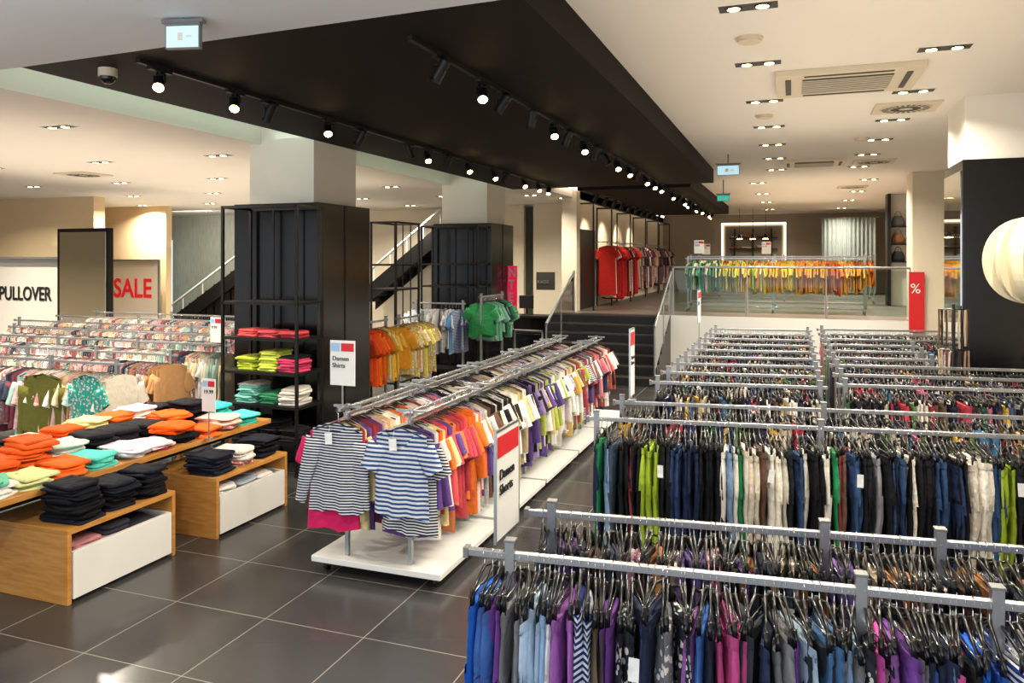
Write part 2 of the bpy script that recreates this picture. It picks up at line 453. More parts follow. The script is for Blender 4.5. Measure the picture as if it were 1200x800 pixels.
# ---------------------------------------------------------------- palettes
P_front = [('#b8488f', CL), ('#2a4f9e', CL), ('#6d3f8d', CL), ('#4e78a8', DN), ('#1b2c6a', ST), ('#86a4c6', DN), ('#c24f88', CL), ('#e0d9d2', PR), ('#2a3350', DN), ('#7d7d80', DN),
           ('#b8489a', CL), ('#22262f', PR), ('#1e5ab8', CL), ('#5c5040', CL), ('#7a3a44', CL), ('#30343a', CL), ('#9fb3c8', DN), ('#d0cfd6', PR), ('#3a5f9e', DN), ('#8a5498', CL), ('#1c2232', CL), ('#6a6a6e', PR)]
P_second = [('#7a2a4c', CL), ('#3c2a26', CL), ('#8a5a34', CL), ('#222638', PR), ('#a7947c', PR), ('#1c2030', CL), ('#604a80', CL), ('#40485a', DN), ('#b77f92', PR), ('#2d3b22', CL), ('#94643c', CL), ('#a04f70', PR), ('#16181e', CL)]
P_third = [('#131418', CL), ('#1d2940', DN), ('#101015', CL), ('#d8d2c4', CL), ('#1f7a4a', CL), ('#182440', CL), ('#8f8f94', CL), ('#5f4638', CL), ('#26365a', DN), ('#96ac30', CL),
           ('#14151a', CL), ('#6d87a8', DN), ('#1a1c22', CL), ('#16171c', CL), ('#c8bca8', PR), ('#2c4468', DN), ('#0f1014', CL), ('#7d2f3a', CL), ('#42505e', DN), ('#d8d4cc', CL), ('#121318', CL)]
P_dark = [('#16171f', CL), ('#1d2a48', CL), ('#403436', PR), ('#8d2f3c', PR), ('#2c5a44', PR), ('#9c9ca4', PR), ('#4a5a80', DN), ('#17181c', CL), ('#4d6a3a', CL), ('#c0b2a0', PR), ('#a03040', CL), ('#2b2f5a', PR), ('#c09a3a', PR), ('#b0607c', CL), ('#d8d0c4', CL), ('#3c6a90', CL), ('#121317', CL), ('#26222a', PR), ('#1a2036', DN), ('#5f4a3c', CL)]
P_mid = [('#c97a4a', CL), ('#e0d8cc', CL), ('#c8707c', CL), ('#b8984c', CL), ('#e4ded4', PR), ('#b0a0c0', CL), ('#54407a', CL), ('#22202a', CL), ('#deb7a6', CL), ('#dfe0d6', ST),
         ('#7a5a44', CL), ('#c8ccd0', CL), ('#4f7f98', CL), ('#a5b050', CL), ('#983a44', CL), ('#e0dad0', CL), ('#1a1c22', ST), ('#c0a890', PR), ('#8a9098', PR)]
P_midA = [('#e0702c', CL), ('#d8505c', CL), ('#d4aa48', CL), ('#deb090', PR), ('#e0d8cc', CL), ('#6a4a90', CL), ('#a03a40', CL), ('#d8c890', CL)]
P_midB = [('#e4ded4', CL), ('#a08ab8', CL), ('#242028', CL), ('#dfd9cd', PR), ('#c4b08c', CL), ('#e8e4dc', CL), ('#684a3c', CL), ('#e0d5c8', ST), ('#1d1b22', CL), ('#d0c080', CL), ('#54407a', CL)]
P_midC = [('#983a50', CL), ('#26262f', CL), ('#5e7a9a', CL), ('#c87a84', CL), ('#a84c40', CL), ('#2c3a56', CL), ('#e0d8d0', CL), ('#c8a8ac', PR), ('#d8ccc0', PR), ('#4a3a44', CL)]
P_left = [('#e2dcd0', CL), ('#dcb4b0', CL), ('#c88a8c', PR), ('#e8e2da', PR), ('#a0c0b8', CL), ('#cfc0a0', CL), ('#d0d0d4', ST), ('#c89868', CL), ('#80404a', CL), ('#e8e4dc', CL), ('#6f857e', PR), ('#3a3f50', CL), ('#c87c80', PR), ('#a85a5c', CL), ('#8f9aa0', PR), ('#b8a890', PR)]
P_bright = [('#f0560c', CL), ('#38c0b4', CL), ('#f0e8e0', CL), ('#e0e0d8', ST), ('#78b8e0', CL), ('#101018', CL), ('#e07060', CL)]
P_jean = [('#0c0e18', CL), ('#10131f', DN), ('#0a0b10', CL), ('#161a26', DN)]

# ---------------------------------------------------------------- trousers racks (right)
rk = [(-1.14, 2.66, 5.3, 2.9, 1.30, P_front, (.16, 1.36, 1.76, 2.8)),
      (-1.07, 3.155, 7., 3.0, 1.30, P_second, (.1, 1.2, 1.62, 2.9)),
      (-1.31, 5.15, 8., 3.1, 1.30, P_third, (.05, 1.5, 3.0)),
      (-1.27, 5.80, 8., 3.1, 1.30, P_dark, (.05, 1.5, 3.0))]
for i, (x, y, a, L, h, pal, ps) in enumerate(rk):
    rack('trouser_rack', L, h, (x, y, 0), radians(a), ps)
    row_trousers('row_of_hanging_trousers', L, h, pal, (x, y, 0), radians(a), step=.025 if y < 4 else .031, drop=.15 if i < 3 else .13, runs=(1, 1, 1, 2, 2, 3))
for i, y in enumerate((6.6, 7.2, 7.85, 8.45, 9.1, 9.75, 10.45, 11.15, 11.9)):
    rack('trouser_rack', 1.42, 1.34, (-1.13, y, 0), radians(8), (.05, 1.36))
    row_trousers('row_of_hanging_trousers', 1.42, 1.34, P_dark, (-1.13, y, 0), radians(8), drop=.12, wj=(.14, .17), runs=(1, 1, 1, 2, 2))
    L = 2.0
    if 8.2 < y < 10.0: L = 1.05
    rack('trouser_rack', L, 1.36, (.36, y+.25, 0), radians(8), (.05, L-.06))
    row_trousers('row_of_hanging_trousers', L, 1.36, P_dark, (.36, y+.25, 0), radians(8), drop=.12, wj=(.14, .17), runs=(1, 1, 1, 2, 2))

# ---------------------------------------------------------------- central shirt racks on platforms
for y in (5.0, 6.28, 7.56, 8.84, 10.12):
    m = MB(); m.box(-3.46, -2.37, y, y+1.22, .085, .13)
    m.box(-3.40, -2.43, y+.05, y+1.17, .06, .085, 1)
    for xx in (-3.38, -2.45):
        for yy in (y+.1, y+1.1):
            m.cyl((xx-.015, yy, .032), (xx+.015, yy, .032), .032, 14, 2); m.box(xx-.02, xx+.02, yy-.01, yy+.01, .03, .08, 1)
    m.build('wheeled_display_platform', [M_lac, M_gray, M_bmetal], bevel=.004)
def frontshirts(kind):
    def f(mb):
        if kind == 0:
            hook(mb, -.03, 0, 1.26, pi/2, .08)
            top(mb, -.05, 0, 1.19, pi/2, .68, .225, .5, hx('#1c2340'), ST, n=28, rows=12, dip=.08, sleeve='long', tag=True)
            top(mb, .0, .06, 1.16, pi/2+.1, .80, .21, .2, hx('#c8205c'), CL, n=24, rows=10)
        else:
            hook(mb, -.03, 0, 1.26, pi/2, .08)
            top(mb, -.05, 0, 1.19, pi/2, .66, .215, .19, hx('#2a4a80'), WD, n=28, rows=12, dip=.16, sleeve='short', tag=True)
            top(mb, .0, -.04, 1.16, pi/2-.05, .76, .22, .2, hx('#1c1f28'), ST, n=24, rows=10)
    return f
for i, x in enumerate((-3.2, -2.66)):
    m = MB(); h = 1.26
    m.box(-.02, 5.9, -.013, .013, h-.012, h+.012); m.box(-.02, 5.9, -.08, -.06, h-.03, h-.01)
    for p in (.1, 1.15, 1.4, 2.42, 2.68, 3.7, 3.96, 4.98, 5.24, 5.85):
        m.box(p-.015, p+.015, -.015, .015, .13, h+.03); m.box(p-.012, p+.012, -.12, .12, h+.0, h+.02)
    m.build('shirt_rack', [M_steel], loc=(x, 5.0, 0), rz=pi/2, bevel=.002)
    row_tops('row_of_hanging_shirts', 5.9, 1.26, P_mid, (x, 5.0, 0), pi/2, step=.032, seq=[P_midA, P_midB, P_midB, P_mid, P_mid, P_midC], first=[frontshirts(i)], long_p=.25, Lr=(.64, .88), yj=.16)

# ---------------------------------------------------------------- left racks
for i, (y, xr, L) in enumerate(((6.1, -6.5, 3.0), (6.9, -6.55, 3.6), (7.9, -6.65, 4.5), (8.9, -6.9, 5.0), (9.9, -7.1, 6), (10.9, -7.3, 6.), (11.9, -7.5, 6.))):
    rack('shirt_rack', L, 1.3, (xr-L, y, 0), 0, [.1+j*(L-.2)/3 for j in range(4)])
    first = None
    if i == 0:
        def first_f(mb):
            top(mb, 2.2, -.29, 1.22, pi+.12, .62, .25, .5, hx('#66642a'), CL, n=24, rows=10, sleeve='long')
            top(mb, 2.8, -.29, 1.24, pi-.1, .5, .22, .2, hx('#2a9c8c'), PR, n=24, rows=10)
        first = [first_f]
    row_tops('row_of_hanging_shirts', L, 1.3, P_left, (xr-L, y, 0), 0, step=.034, long_p=.5, first=first)

# racks between columns
rack('shirt_rack', .9, 1.5, (-5.6, 9.1, 0), pi/2, (.05, .85))
row_tops('row_of_hanging_shirts', .9, 1.5, [('#e8601c', CL), ('#e0501c', CL)], (-5.6, 9.1, 0), pi/2, long_p=0, seq=[[('#e8601c', CL), ('#d8481c', CL)], [('#e86a20', CL)], [('#d8a82c', CL), ('#e8e0d0', PR)], [('#e8e0d0', PR), ('#e0b040', CL)]], Lr=(.65, .8))
rack('shirt_rack', .9, 1.5, (-5.55, 10.2, 0), pi/2, (.05, .85))
row_tops('row_of_hanging_shirts', .9, 1.5, [('#d89a30', CL), ('#e0d070', CL), ('#e8e0d0', PR), ('#c8b060', PR), ('#e07030', CL)], (-5.55, 10.2, 0), pi/2, long_p=0, Lr=(.65, .85))
rack('shirt_rack', 1.0, 1.62, (-6.3, 12.2, 0), 0, (.05, .95))
row_tops('row_of_hanging_shirts', 1.0, 1.62, [('#e8e6e0', CL), ('#5a8ac0', ST), ('#7aa0c8', CL), ('#d8d8dc', CL)], (-6.3, 12.2, 0), 0, long_p=0, yj=.5, step=.07, Lr=(.65, .8), seq=[[('#e8e6e0', CL), ('#c8ccd0', CL)], [('#d8d8dc', PR)], [('#5a8ac0', CL), ('#3f6fb0', ST)]])
rack('shirt_rack', 1.1, 1.75, (-4.95, 12.0, 0), pi/2, (.05, 1.05))
row_tops('row_of_hanging_shirts', 1.1, 1.75, [('#2f8a50', CL), ('#3a9060', PR), ('#2c3040', CL), ('#7fb0a0', CL)], (-4.95, 12.0, 0), pi/2, long_p=0)

# ---------------------------------------------------------------- black metal shelf units
def shelf_unit(x0, x1, y0, y1, h, shelves):
    m = MB(); r = .015
    for x in (x0, x1):
        for y in (y0, y1): m.box(x-r, x+r, y-r, y+r, 0, h)
    for z in [h-r]+shelves:
        for y in (y0, y1): m.box(x0, x1, y-r, y+r, z-r, z+r)
        for x in (x0, x1): m.box(x-r, x+r, y0, y1, z-r, z+r)
    for z in shelves: m.box(x0, x1, y0, y1, z-.006, z+.012)
    for x in (x0+(x1-x0)*.33, x0+(x1-x0)*.66): m.box(x-.008, x+.008, y1-.008, y1+.008, 0, h)
    return m.build('metal_shelf_unit', [M_bmetal])
shelf_unit(-6.1, -5.1, 7.1, 7.58, 3.0, [1.9, 1.5, 1.12, .75, .35])
m = MB()
for z, pals in ((1.512, [[('#c84a4c', CL)], [('#c04a54', CL)], [('#b83c44', CL)]]), (1.132, [[('#b8c838', CL), ('#c4d040', CL)], [('#c0cc50', CL)], [('#d04068', CL), ('#1a1a20', CL)]]),
                (.762, [[('#78c0b4', CL), ('#e8e0d8', CL)], [('#58a0a0', ST), ('#3a8a60', CL)], [('#2a8a60', ST), ('#e8e0d8', CL)]]), (.362, [[('#222228', CL)], [('#1a1a20', CL)], [('#222228', CL)]])):
    for x, pal in zip((-5.85, -5.55, -5.28), pals): stack(m, x, 7.33, z, R.choice([2, 3]) if z > 1.4 else R.choice([5, 6, 8]), .27, .34, pal)
m.build('folded_clothes_on_shelf', GM, smooth=True)
shelf_unit(-6.35, -5.25, 12.6, 13.05, 3.0, [2.3, 1.9, .4])
shelf_unit(-6.4, -5.95, 10.9, 11.7, 3.0, [2.3, 1.9, .4])

# ---------------------------------------------------------------- tables and benches (left)
def bench(y0, y1, x0, x1):
    m = MB(); t = .035; h = .52
    m.box(x0, x1, y0, y1, h-t, h); m.box(x0, x1, y0, y0+t, 0, h-t); m.box(x0, x1, y1-t, y1, 0, h-t)
    m.box(x0, x0+.02, y0+t, y1-t, 0, h-t)
    a, b = y0+t+.01, y1-t-.01
    m.box(x1-.03, x1+.005, a, b, .03, .36, 1); m.box(x0+.05, x1-.03, a, b, .03, .05, 1)
    m.box(x0+.05, x1-.03, a, a+.015, .05, .36, 1); m.box(x0+.05, x1-.03, b-.015, b, .05, .36, 1)
    m.build('wooden_bench_with_drawer', [M_wood, M_lac], bevel=.003)
    m = MB()
    for i in range(3):
        yy = a+.2+(b-a-.4)*i/2; stack(m, x1-.23, yy, .05, 12, .34, .27, [('#e8e4e0', CL), ('#c88a90', CL), ('#d0d4d8', CL), ('#30303a', CL), ('#a8b8c8', CL)])
    m.build('folded_clothes_in_drawer', GM, smooth=True)
bench(3.93, 4.92, -5.5, -4.7)
bench(5.30, 6.28, -5.4, -4.62)
m = MB()
for y, n in ((4.14, 12), (4.46, 9), (4.76, 10)): stack(m, -4.9, y, .52, n, .35, .28, P_jean, h=.022, mess=.12)
for y, n in ((5.46, 9), (6.1, 8)): stack(m, -4.84, y, .52, n, .34, .3, P_jean, h=.02, mess=.1)
stack(m, -4.84, 5.78, .52, 5, .34, .27, [('#d8d0c8', PR), ('#b86a6a', PR)])
m.build('folded_jeans_stacks', GM, smooth=True)
m = MB(); m.box(-6.25, -5.07, 2.4, 6.62, .70, .745)
for x in (-6.2, -5.56):
    for y in (2.5, 5.05, 6.5): m.box(x, x+.05, y, y+.05, 0, .70)
m.box(-6.2, -5.12, 2.45, 6.55, .66, .70, 1)
m.build('wooden_display_table', [M_wood, M_bmetal], bevel=.003)
m = MB()
OR = [('#ee560c', CL), ('#e8601c', CL)]; BK = [('#101018', CL), ('#14141c', CL)]
ys = [2.8, 3.12, 3.44, 3.76, 4.06, 4.36, 4.66, 4.96, 5.24, 5.52, 5.8, 6.08, 6.36]
pals = [P_bright, [('#e8e4dc', CL), ('#8ac0e8', CL)], [('#e8e4dc', ST), ('#78a8d0', ST)], [('#e8e4dc', CL), ('#d08890', ST), ('#70c8a8', CL)], [('#c8cc90', CL), ('#c86a70', ST)], OR+[('#e83060', CL)], [('#58c8b8', CL), ('#6890d0', ST)],
        [('#7058a0', CL), ('#e8e0e8', ST)], [('#c82860', CL), ('#e8c0c8', PR)], BK+OR, OR, [('#c88080', PR), ('#d8b0a0', CL)], [('#30c0b0', CL), ('#50d0c4', CL)]]
for y, p in zip(ys, pals): stack(m, -5.28, y, .745, R.choice([3, 4, 5, 6]), .37, .29, p, h=.024, yaw=R.uniform(-.25, .25), mess=.3, off=.045)
pals2 = [P_bright, P_bright, [('#f0ece4', CL)], OR+[('#d83a40', CL)], OR+[('#e8dc90', CL)], OR+[('#e8e4dc', CL)], [('#efebe4', CL), ('#c8e4d4', CL)], BK, BK, BK, OR, BK, [('#38c8c0', CL)]]
for y, p in zip(ys, pals2): stack(m, -5.66, y, .745, R.choice([5, 6, 7, 9]), .37, .29, p, h=.029, yaw=R.uniform(-.25, .25), mess=.22, off=.045)
for y, p in zip(ys, pals2[::-1]): stack(m, -6.03, y, .745, R.choice([6, 7, 8]), .33, .28, p, h=.026, mess=.15, off=.03)
m.build('folded_shirts_on_table', GM, smooth=True)

# ---------------------------------------------------------------- signs on poles
M_blue = pm('blue_print', '#8fb4dc', .5)
def pole_sign(name, x, y, ztop, zbot, w, face, zpole, lines):
    """face: 'Y' faces -Y ; 'X' faces +X"""
    m = MB(); h = ztop-zbot
    if face == 'Y':
        m.box(x-w/2, x+w/2, y-.004, y+.004, zbot, ztop); m.box(x-w/2+.008, x-w*.1, y-.006, y-.004, ztop-.24*h, ztop-.02, 3); m.box(x-w*.05, x+w/2-.008, y-.006, y-.004, ztop-.24*h, ztop-.02, 1)
    else:
        m.box(x-.004, x+.004, y-w/2, y+w/2, zbot, ztop); m.box(x+.004, x+.006, y-w/2+.01, y+w/2-.01, ztop-.24*h, ztop-.02, 1)
        m.box(x-.006, x+.006, y-w/2-.006, y-w/2, zbot-.01, ztop+.01, 2); m.box(x-.006, x+.006, y+w/2, y+w/2+.006, zbot-.01, ztop+.01, 2)
        m.box(x-.006, x+.006, y-w/2, y+w/2, ztop, ztop+.01, 2); m.box(x-.006, x+.006, y-w/2, y+w/2, zbot-.01, zbot, 2)
    m.cyl((x, y+.0, zpole), (x, y, zbot), .007, 8, 2)
    m.box(x-.03, x+.03, y-.03, y+.03, zpole, zpole+.012, 2)
    o = m.build(name, [M_lac, M_red, M_steel, M_blue])
    for i, (t, s) in enumerate(lines):
        zz = ztop-h*.45-i*s*1.05
        if face == 'Y': text(t, s, (x-w/2+.02, y-.007, zz), (pi/2, 0, 0), M_blk, 'sign_text', o)
        else: text(t, s, (x+.007, y-w/2+.03, zz), (pi/2, 0, pi/2), M_blk, 'sign_text', o)
    return o
pole_sign('shirts_sale_sign', -3.2, 5.03, 1.78, 1.44, .215, 'Y', 1.272, [('Damen', .05), ('Shirts', .05)])
pole_sign('price_sign', -5.02, 5.66, 1.30, 1.0, .15, 'Y', .745, [('19.99', .05)])
pole_sign('price_sign', -6.85, 7.85, 1.66, 1.34, .17, 'Y', 1.3, [('9.99', .05)])
pole_sign('trousers_sale_sign', -1.13, 2.98+.06, 1.69, 1.25, .27, 'X', 0, [('Damen', .06), ('Shorts', .06)])
pole_sign('trousers_sale_sign', -1.15, 5.83, 1.86, 1.36, .16, 'X', 1.314, [('Damen', .04), ('Hosen', .04)])
pole_sign('trousers_sale_sign', -1.1, 9.9, 2.0, 1.6, .3, 'X', 1.35, [('Sale', .07)])
for x, y in ((-2.0, 18.0), (-.6, 20.2), (-2.3, 22.5)):
    pole_sign('price_sign', x, y, 2.82, 2.52, .22, 'Y', 2.44, [('9.99', .06)])

# ---------------------------------------------------------------- ceiling fixtures
def track(name, x, y0, y1, z, lamps, spots, en=160):
    m = MB(); m.box(x-.018, x+.018, y0, y1, z-.03, z)
    for (y, dx, dy, on) in lamps:
        m.box(x-.022, x+.022, y-.1, y+.1, z-.05, z-.03)
        m.cyl((x, y, z-.05), (x, y, z-.075), .009, 8)
        for s in (-1, 1): m.box(x+s*.047-.003, x+s*.047+.003, y-.012, y+.012, z-.13, z-.07)
        m.box(x-.05, x+.05, y-.012, y+.012, z-.077, z-.07)
        d = Vector((dx, dy, -.8)).normalized(); c = Vector((x, y, z-.12))
        m.cyl(c-d*.08, c+d*.06, .038, 18); m.cyl(c+d*.06, c+d*.08, .038, 18, 0, r2=.044); m.cyl(c-d*.1, c-d*.08, .026, 18, 0, r2=.038)
        if on: m.cyl(c+d*.08, c+d*.082, .037, 18, 1)
    m.build(name, [M_bmetal, M_lampE])
    for k, (y, dx, dy, on) in enumerate(lamps):
        if k % spots == 0:
            d = Vector((dx, dy, -.8)).normalized(); l = bpy.data.lights.new('track_spot', 'SPOT'); l.energy = en; l.spot_size = radians(75); l.spot_blend = .7
            l.color = (1, .84, .63); l.shadow_soft_size = .04
            o = bpy.data.objects.new('track_spot_lamp', l); S.collection.objects.link(o); o.location = Vector((x, y, z-.12))+d*.13
            o.rotation_euler = d.to_track_quat('-Z', 'Y').to_euler()
lm1 = [(4.35, .5, -.7, 1), (5.15, .4, -.6, 1), (5.6, -.6, .2, 0), (6.5, .4, -.6, 1), (7.1, -.5, 0, 0), (8.2, .2, .3, 0), (8.7, .4, -.5, 1), (9.3, -.4, .2, 0), (10.0, .5, -.5, 1), (11, .5, -.5, 1), (11.5, -.4, 0, 0), (12.4, .5, -.6, 1), (13.2, .4, -.5, 1), (13.8, .1, -.5, 1)]
track('track_light_rail', -4.3, 4.15, 14.3, 3.8, lm1, 2)
lm2 = [(4.75, -.6, .1, 0), (5.5, .3, -.6, 1), (5.95, -.6, 0, 0), (6.7, -.2, .2, 0), (7.4, .3, -.6, 1), (7.9, -.4, .1, 0), (8.6, .3, -.6, 1), (9.1, -.4, .3, 0), (9.7, .5, 0, 0), (10.4, .3, -.6, 1), (11.2, .3, -.5, 1), (11.8, -.4, 0, 0), (12.6, .4, -.5, 1), (13.4, .3, -.6, 1), (14.1, .3, -.5, 1)]
track('track_light_rail', -2.25, 4.3, 14.4, 3.8, lm2, 2)
track('track_light_rail', -2.3, 15.5, 24.6, 3.8, [(15.9+i*.9, .4*(-1)**i, -.6, i % 3 != 1) for i in range(10)], 4)
track('track_light_rail', -3.9, 15.5, 24.6, 3.8, [(15.9+i*.9, -.6, .3, 0) for i in range(10)], 2, 110)

def lamp(kind, loc, rot, energy, color, size, name, sy=None, spread=None):
    l = bpy.data.lights.new(name, kind); l.energy = energy; l.color = color
    if kind == 'AREA':
        l.size = size
        if sy: l.shape = 'RECTANGLE'; l.size_y = sy
        if spread: l.spread = spread
    else: l.shadow_soft_size = size
    o = bpy.data.objects.new(name, l); S.collection.objects.link(o); o.location = loc; o.rotation_euler = rot; return o

def downlights(pts, z, energy=0, every=1):
    m = MB()
    for k, (x, y) in enumerate(pts):
        m.box(x-.20, x+.20, y-.085, y+.085, z-.005, z+.0, 0); m.box(x-.185, x+.185, y-.07, y+.07, z-.007, z-.005, 1)
        for s in (-1, 1):
            m.cyl((x+s*.09, y, z-.007), (x+s*.09, y, z-.012), .055, 16, 1); m.cyl((x+s*.09, y, z-.012), (x+s*.09, y, z-.014), .04, 16, 2)
    m.build('recessed_twin_downlights', [M_white, M_vent, M_lampE])
    if energy:
        for k, (x, y) in enumerate(pts):
            if k % every == 0: lamp('AREA', (x, y, z-.05), (0, 0, 0), energy, (1, .91, .76), .16, 'downlight_lamp', spread=radians(150))
downlights([(x, y) for y in (3.6, 5.25, 6.8, 8.45, 10.1, 11.7, 13.3, 15.) for x in (-.27, 1.12)], 4.05, 54)
downlights([(x, y) for y in (17.5, 20.5, 23.5, 27) for x in (-.7, 1.5)], 4.05, 80)
downlights([(x, y) for y in (6.0, 8.4, 10.8, 13.2, 15.6, 18) for x in (-7.3, -9.4, -11.6, -13.8, -16)], 3.8, 125, 2)
downlights([(-4.9, 17), (-3, 1.8), (-5.4, 16)], 3.8, 60)
downlights([(-9, 2.5), (-13, 3), (-17, 4), (-13, 0), (-18, 9)], 3.8, 140)  # out of view, added to brighten the front-left zone the mirror reflects

# added fill: bare area lights in mid-air, facing up to brighten the ceilings
for (x, y, sx, sy, e, c) in ((.4, 7, 2.5, 8, 55, (1, .85, .65)), (.3, 20, 3, 8, 55, (1, .85, .65)), (-9.5, 9, 5, 8, 115, (1, .85, .65)), (-3.2, 1.5, 6, 3, 30, (.95, .95, 1)), (-13, 15, 6, 5, 75, (1, .85, .65))):
    lamp('AREA', (x, y, 2.75 if x > -1 else 2.7), (pi, 0, 0), e, c, sx, 'ceiling_fill', sy)
lamp('AREA', (-5.7, 6, 3.85), (pi, 0, 0), 4, (.7, 1, .86), .4, 'cove_light', 3.6)
lamp('AREA', (-3, -1.9, 2.2), (radians(90), 0, 0), 190, (.92, .96, 1), 12, 'shopfront_daylight', 2.6)

def ac(x, y, z, s=.5):
    m = MB(); m.box(x-s, x+s, y-s*.82, y+s*.82, z-.05, z); q = s*.62
    m.box(x-q, x+q, y-q*.8, y+q*.8, z-.058, z-.05, 1)
    for i in range(9): yy = y-q*.72+i*q*.18; m.box(x-q, x+q, yy-.006, yy+.006, z-.066, z-.056, 0)
    for sx in (-1, 1):
        m.box(x+sx*s*.82-.025, x+sx*s*.82+.025, y-s*.55, y+s*.55, z-.056, z-.05, 1)
        m.box(x-s*.6, x+s*.6, y+sx*s*.68-.02, y+sx*s*.68+.02, z-.056, z-.05, 1)
    m.build('ceiling_air_conditioner', [M_acw, M_vent], bevel=.004)
ac(.46, 7.65, 4.05, .6); ac(.35, 14.0, 4.05)
def diffuser(x, y, z):
    m = MB(); m.box(x-.32, x+.32, y-.3, y+.3, z-.02, z)
    m.cyl((x, y, z-.026), (x, y, z-.02), .26, 32, 0)
    for i in range(24):
        a = 2*pi*i/24
        for r0, r1 in ((.07, .15), (.17, .24)):
            c, s_ = cos(a), sin(a); w = .011
            m.add([(x+r0*c-w*s_, y+r0*s_+w*c, z-.028), (x+r0*c+w*s_, y+r0*s_-w*c, z-.028), (x+r1*c+w*s_*1.6, y+r1*s_-w*c*1.6, z-.028), (x+r1*c-w*s_*1.6, y+r1*s_+w*c*1.6, z-.028)], [(0, 1, 2, 3)], 1)
    m.build('ceiling_air_diffuser', [M_acw, M_vent])
diffuser(1.16, 9.3, 4.05); diffuser(1.3, 14.3, 4.05); diffuser(-11, 9.5, 3.8); diffuser(1.3, 19.2, 4.05)
for x, y in ((-.3, 6.0), (-.3, 9.3), (.9, 11.5)):
    m = MB(); m.cyl((x, y, 4.03), (x, y, 4.05), .1, 24); m.cyl((x, y, 4.015), (x, y, 4.03), .085, 24, 0); m.build('ceiling_speaker', [M_acw])

def exit_sign(x, y, z, zc, w, h, mat, ang=0):
    m = MB(); m.box(-w/2, w/2, -.015, .015, z, z+h, 1); m.box(-w/2+.008, w/2-.008, -.019, -.015, z+.008, z+h-.02, 0)
    m.box(-w/2-.02, w/2+.02, -.025, .025, z+h, z+h+.02, 1); m.cyl((0, 0, z+h), (0, 0, zc), .012, 8, 1)
    m.box(-w*.14, w*.02, -.021, -.019, z+h*.3, z+h*.62, 2); m.box(w*.1, w*.28, -.021, -.019, z+h*.42, z+h*.5, 2)
    m.build('exit_sign', [mat, M_gray, M_white], loc=(x, y, 0), rz=radians(ang))
exit_sign(-3.33, 3.55, 3.62, 3.8, .21, .15, M_exit, 14)
exit_sign(-.95, 12.6, 3.72, 4.05, .34, .17, M_exit, 0)
exit_sign(-1.35, 16.6, 3.6, 4.05, .25, .14, M_exitg, 0)
m = MB(); m.cyl((-4.74, 4.3, 3.74), (-4.74, 4.3, 3.8), .065, 20)
for i in range(4):
    a0, a1 = pi/2*i/4, pi/2*(i+1)/4
    m.cyl((-4.74, 4.3, 3.74-.055*sin(a0)), (-4.74, 4.3, 3.74-.055*sin(a1)), .055*cos(a0)+.001, 20, 1, r2=.055*cos(a1)+.001)
m.build('dome_security_camera', [M_acw, M_gblack], smooth=False)

# pendant lamp with overlapping fins
m = MB(); n = 13; LL = []
for r_ in range(21):
    ph = pi*(r_+.25)/20.5; rr = .265*sin(ph)**.8; zz = .255*cos(ph); lp = []
    for j in range(n*5):
        k = j % 5; a = 2*pi*(j-(.9 if k == 0 else 0))/(n*5); q = rr*(.80+.20*(k/4)**.7); lp.append((q*cos(a), q*sin(a), zz))
    LL.append(lp)
m.loops(LL, 0, cap0=True, cap1=True)
m.cyl((0, 0, .25), (0, 0, 1.65), .004, 6, 1); m.cyl((0, 0, 1.6), (0, 0, 1.65), .05, 16, 0)
m.build('pendant_lamp', [pm('lamp_shade_cream', '#dccfae', .5, emis='#ffe0b0', es=.03), M_gray], loc=(1.33, 5.25, 2.39))

# ---------------------------------------------------------------- left zone
box_obj('wall_partition', -22, -14.75, 13.0, 13.3, 0, 3.8, M_beige)
box_obj('wall_sale', -19, -15.6, 16.0, 16.2, 0, 3.8, M_beige)
m = MB(); m.box(-15.25, -13.75, 12.5, 12.62, 0, 3.06, 0); m.box(-15.17, -13.83, 12.49, 12.5, .1, 2.98, 1)
m.build('standing_mirror', [M_gblack, M_mirror], bevel=.005)
def shop_sign(x0, x1, y, z0, z1, s, size, mat, name, tx, sx=1., tz=0.):
    m = MB(); m.box(x0, x1, y, y+.03, z0, z1, 0)
    for z in (z0, z1): m.box(x0-.02, x1+.02, y-.25, y+.03, z-.02, z+.02, 1)
    for x in (x0, x1): m.box(x-.02, x+.02, y-.02, y+.03, 0, z1, 1)
    o = m.build(name, [M_white, M_gray]); text(s, size, (tx, y-.02, tz), (pi/2, 0, 0), mat, name+'_lettering', o, bold=size*.02, sx=sx)
shop_sign(-20, -15.45, 12.8, .6, 2.42, 'PULLOVER', .44, M_blk, 'pullover_sign_board', -17.45, .8, 1.45)
shop_sign(-18, -15.65, 15.8, .6, 2.36, 'SALE', .7, M_redE, 'sale_sign_board', -17.2, .9, 1.38)
m = MB(); m.box(-19.0, -18.75, 19.4, 19.5, .4, 3.0)
o = m.build('vertical_light_sign', [pm('lightbox_blue_white', '#d5eef5', .4, emis='#c4eaf5', es=1.)])
text('K\nI\nN\nD\nE\nR', .4, (-18.96, 19.39, 2.6), (pi/2, 0, 0), M_blk, 'lettering', o)
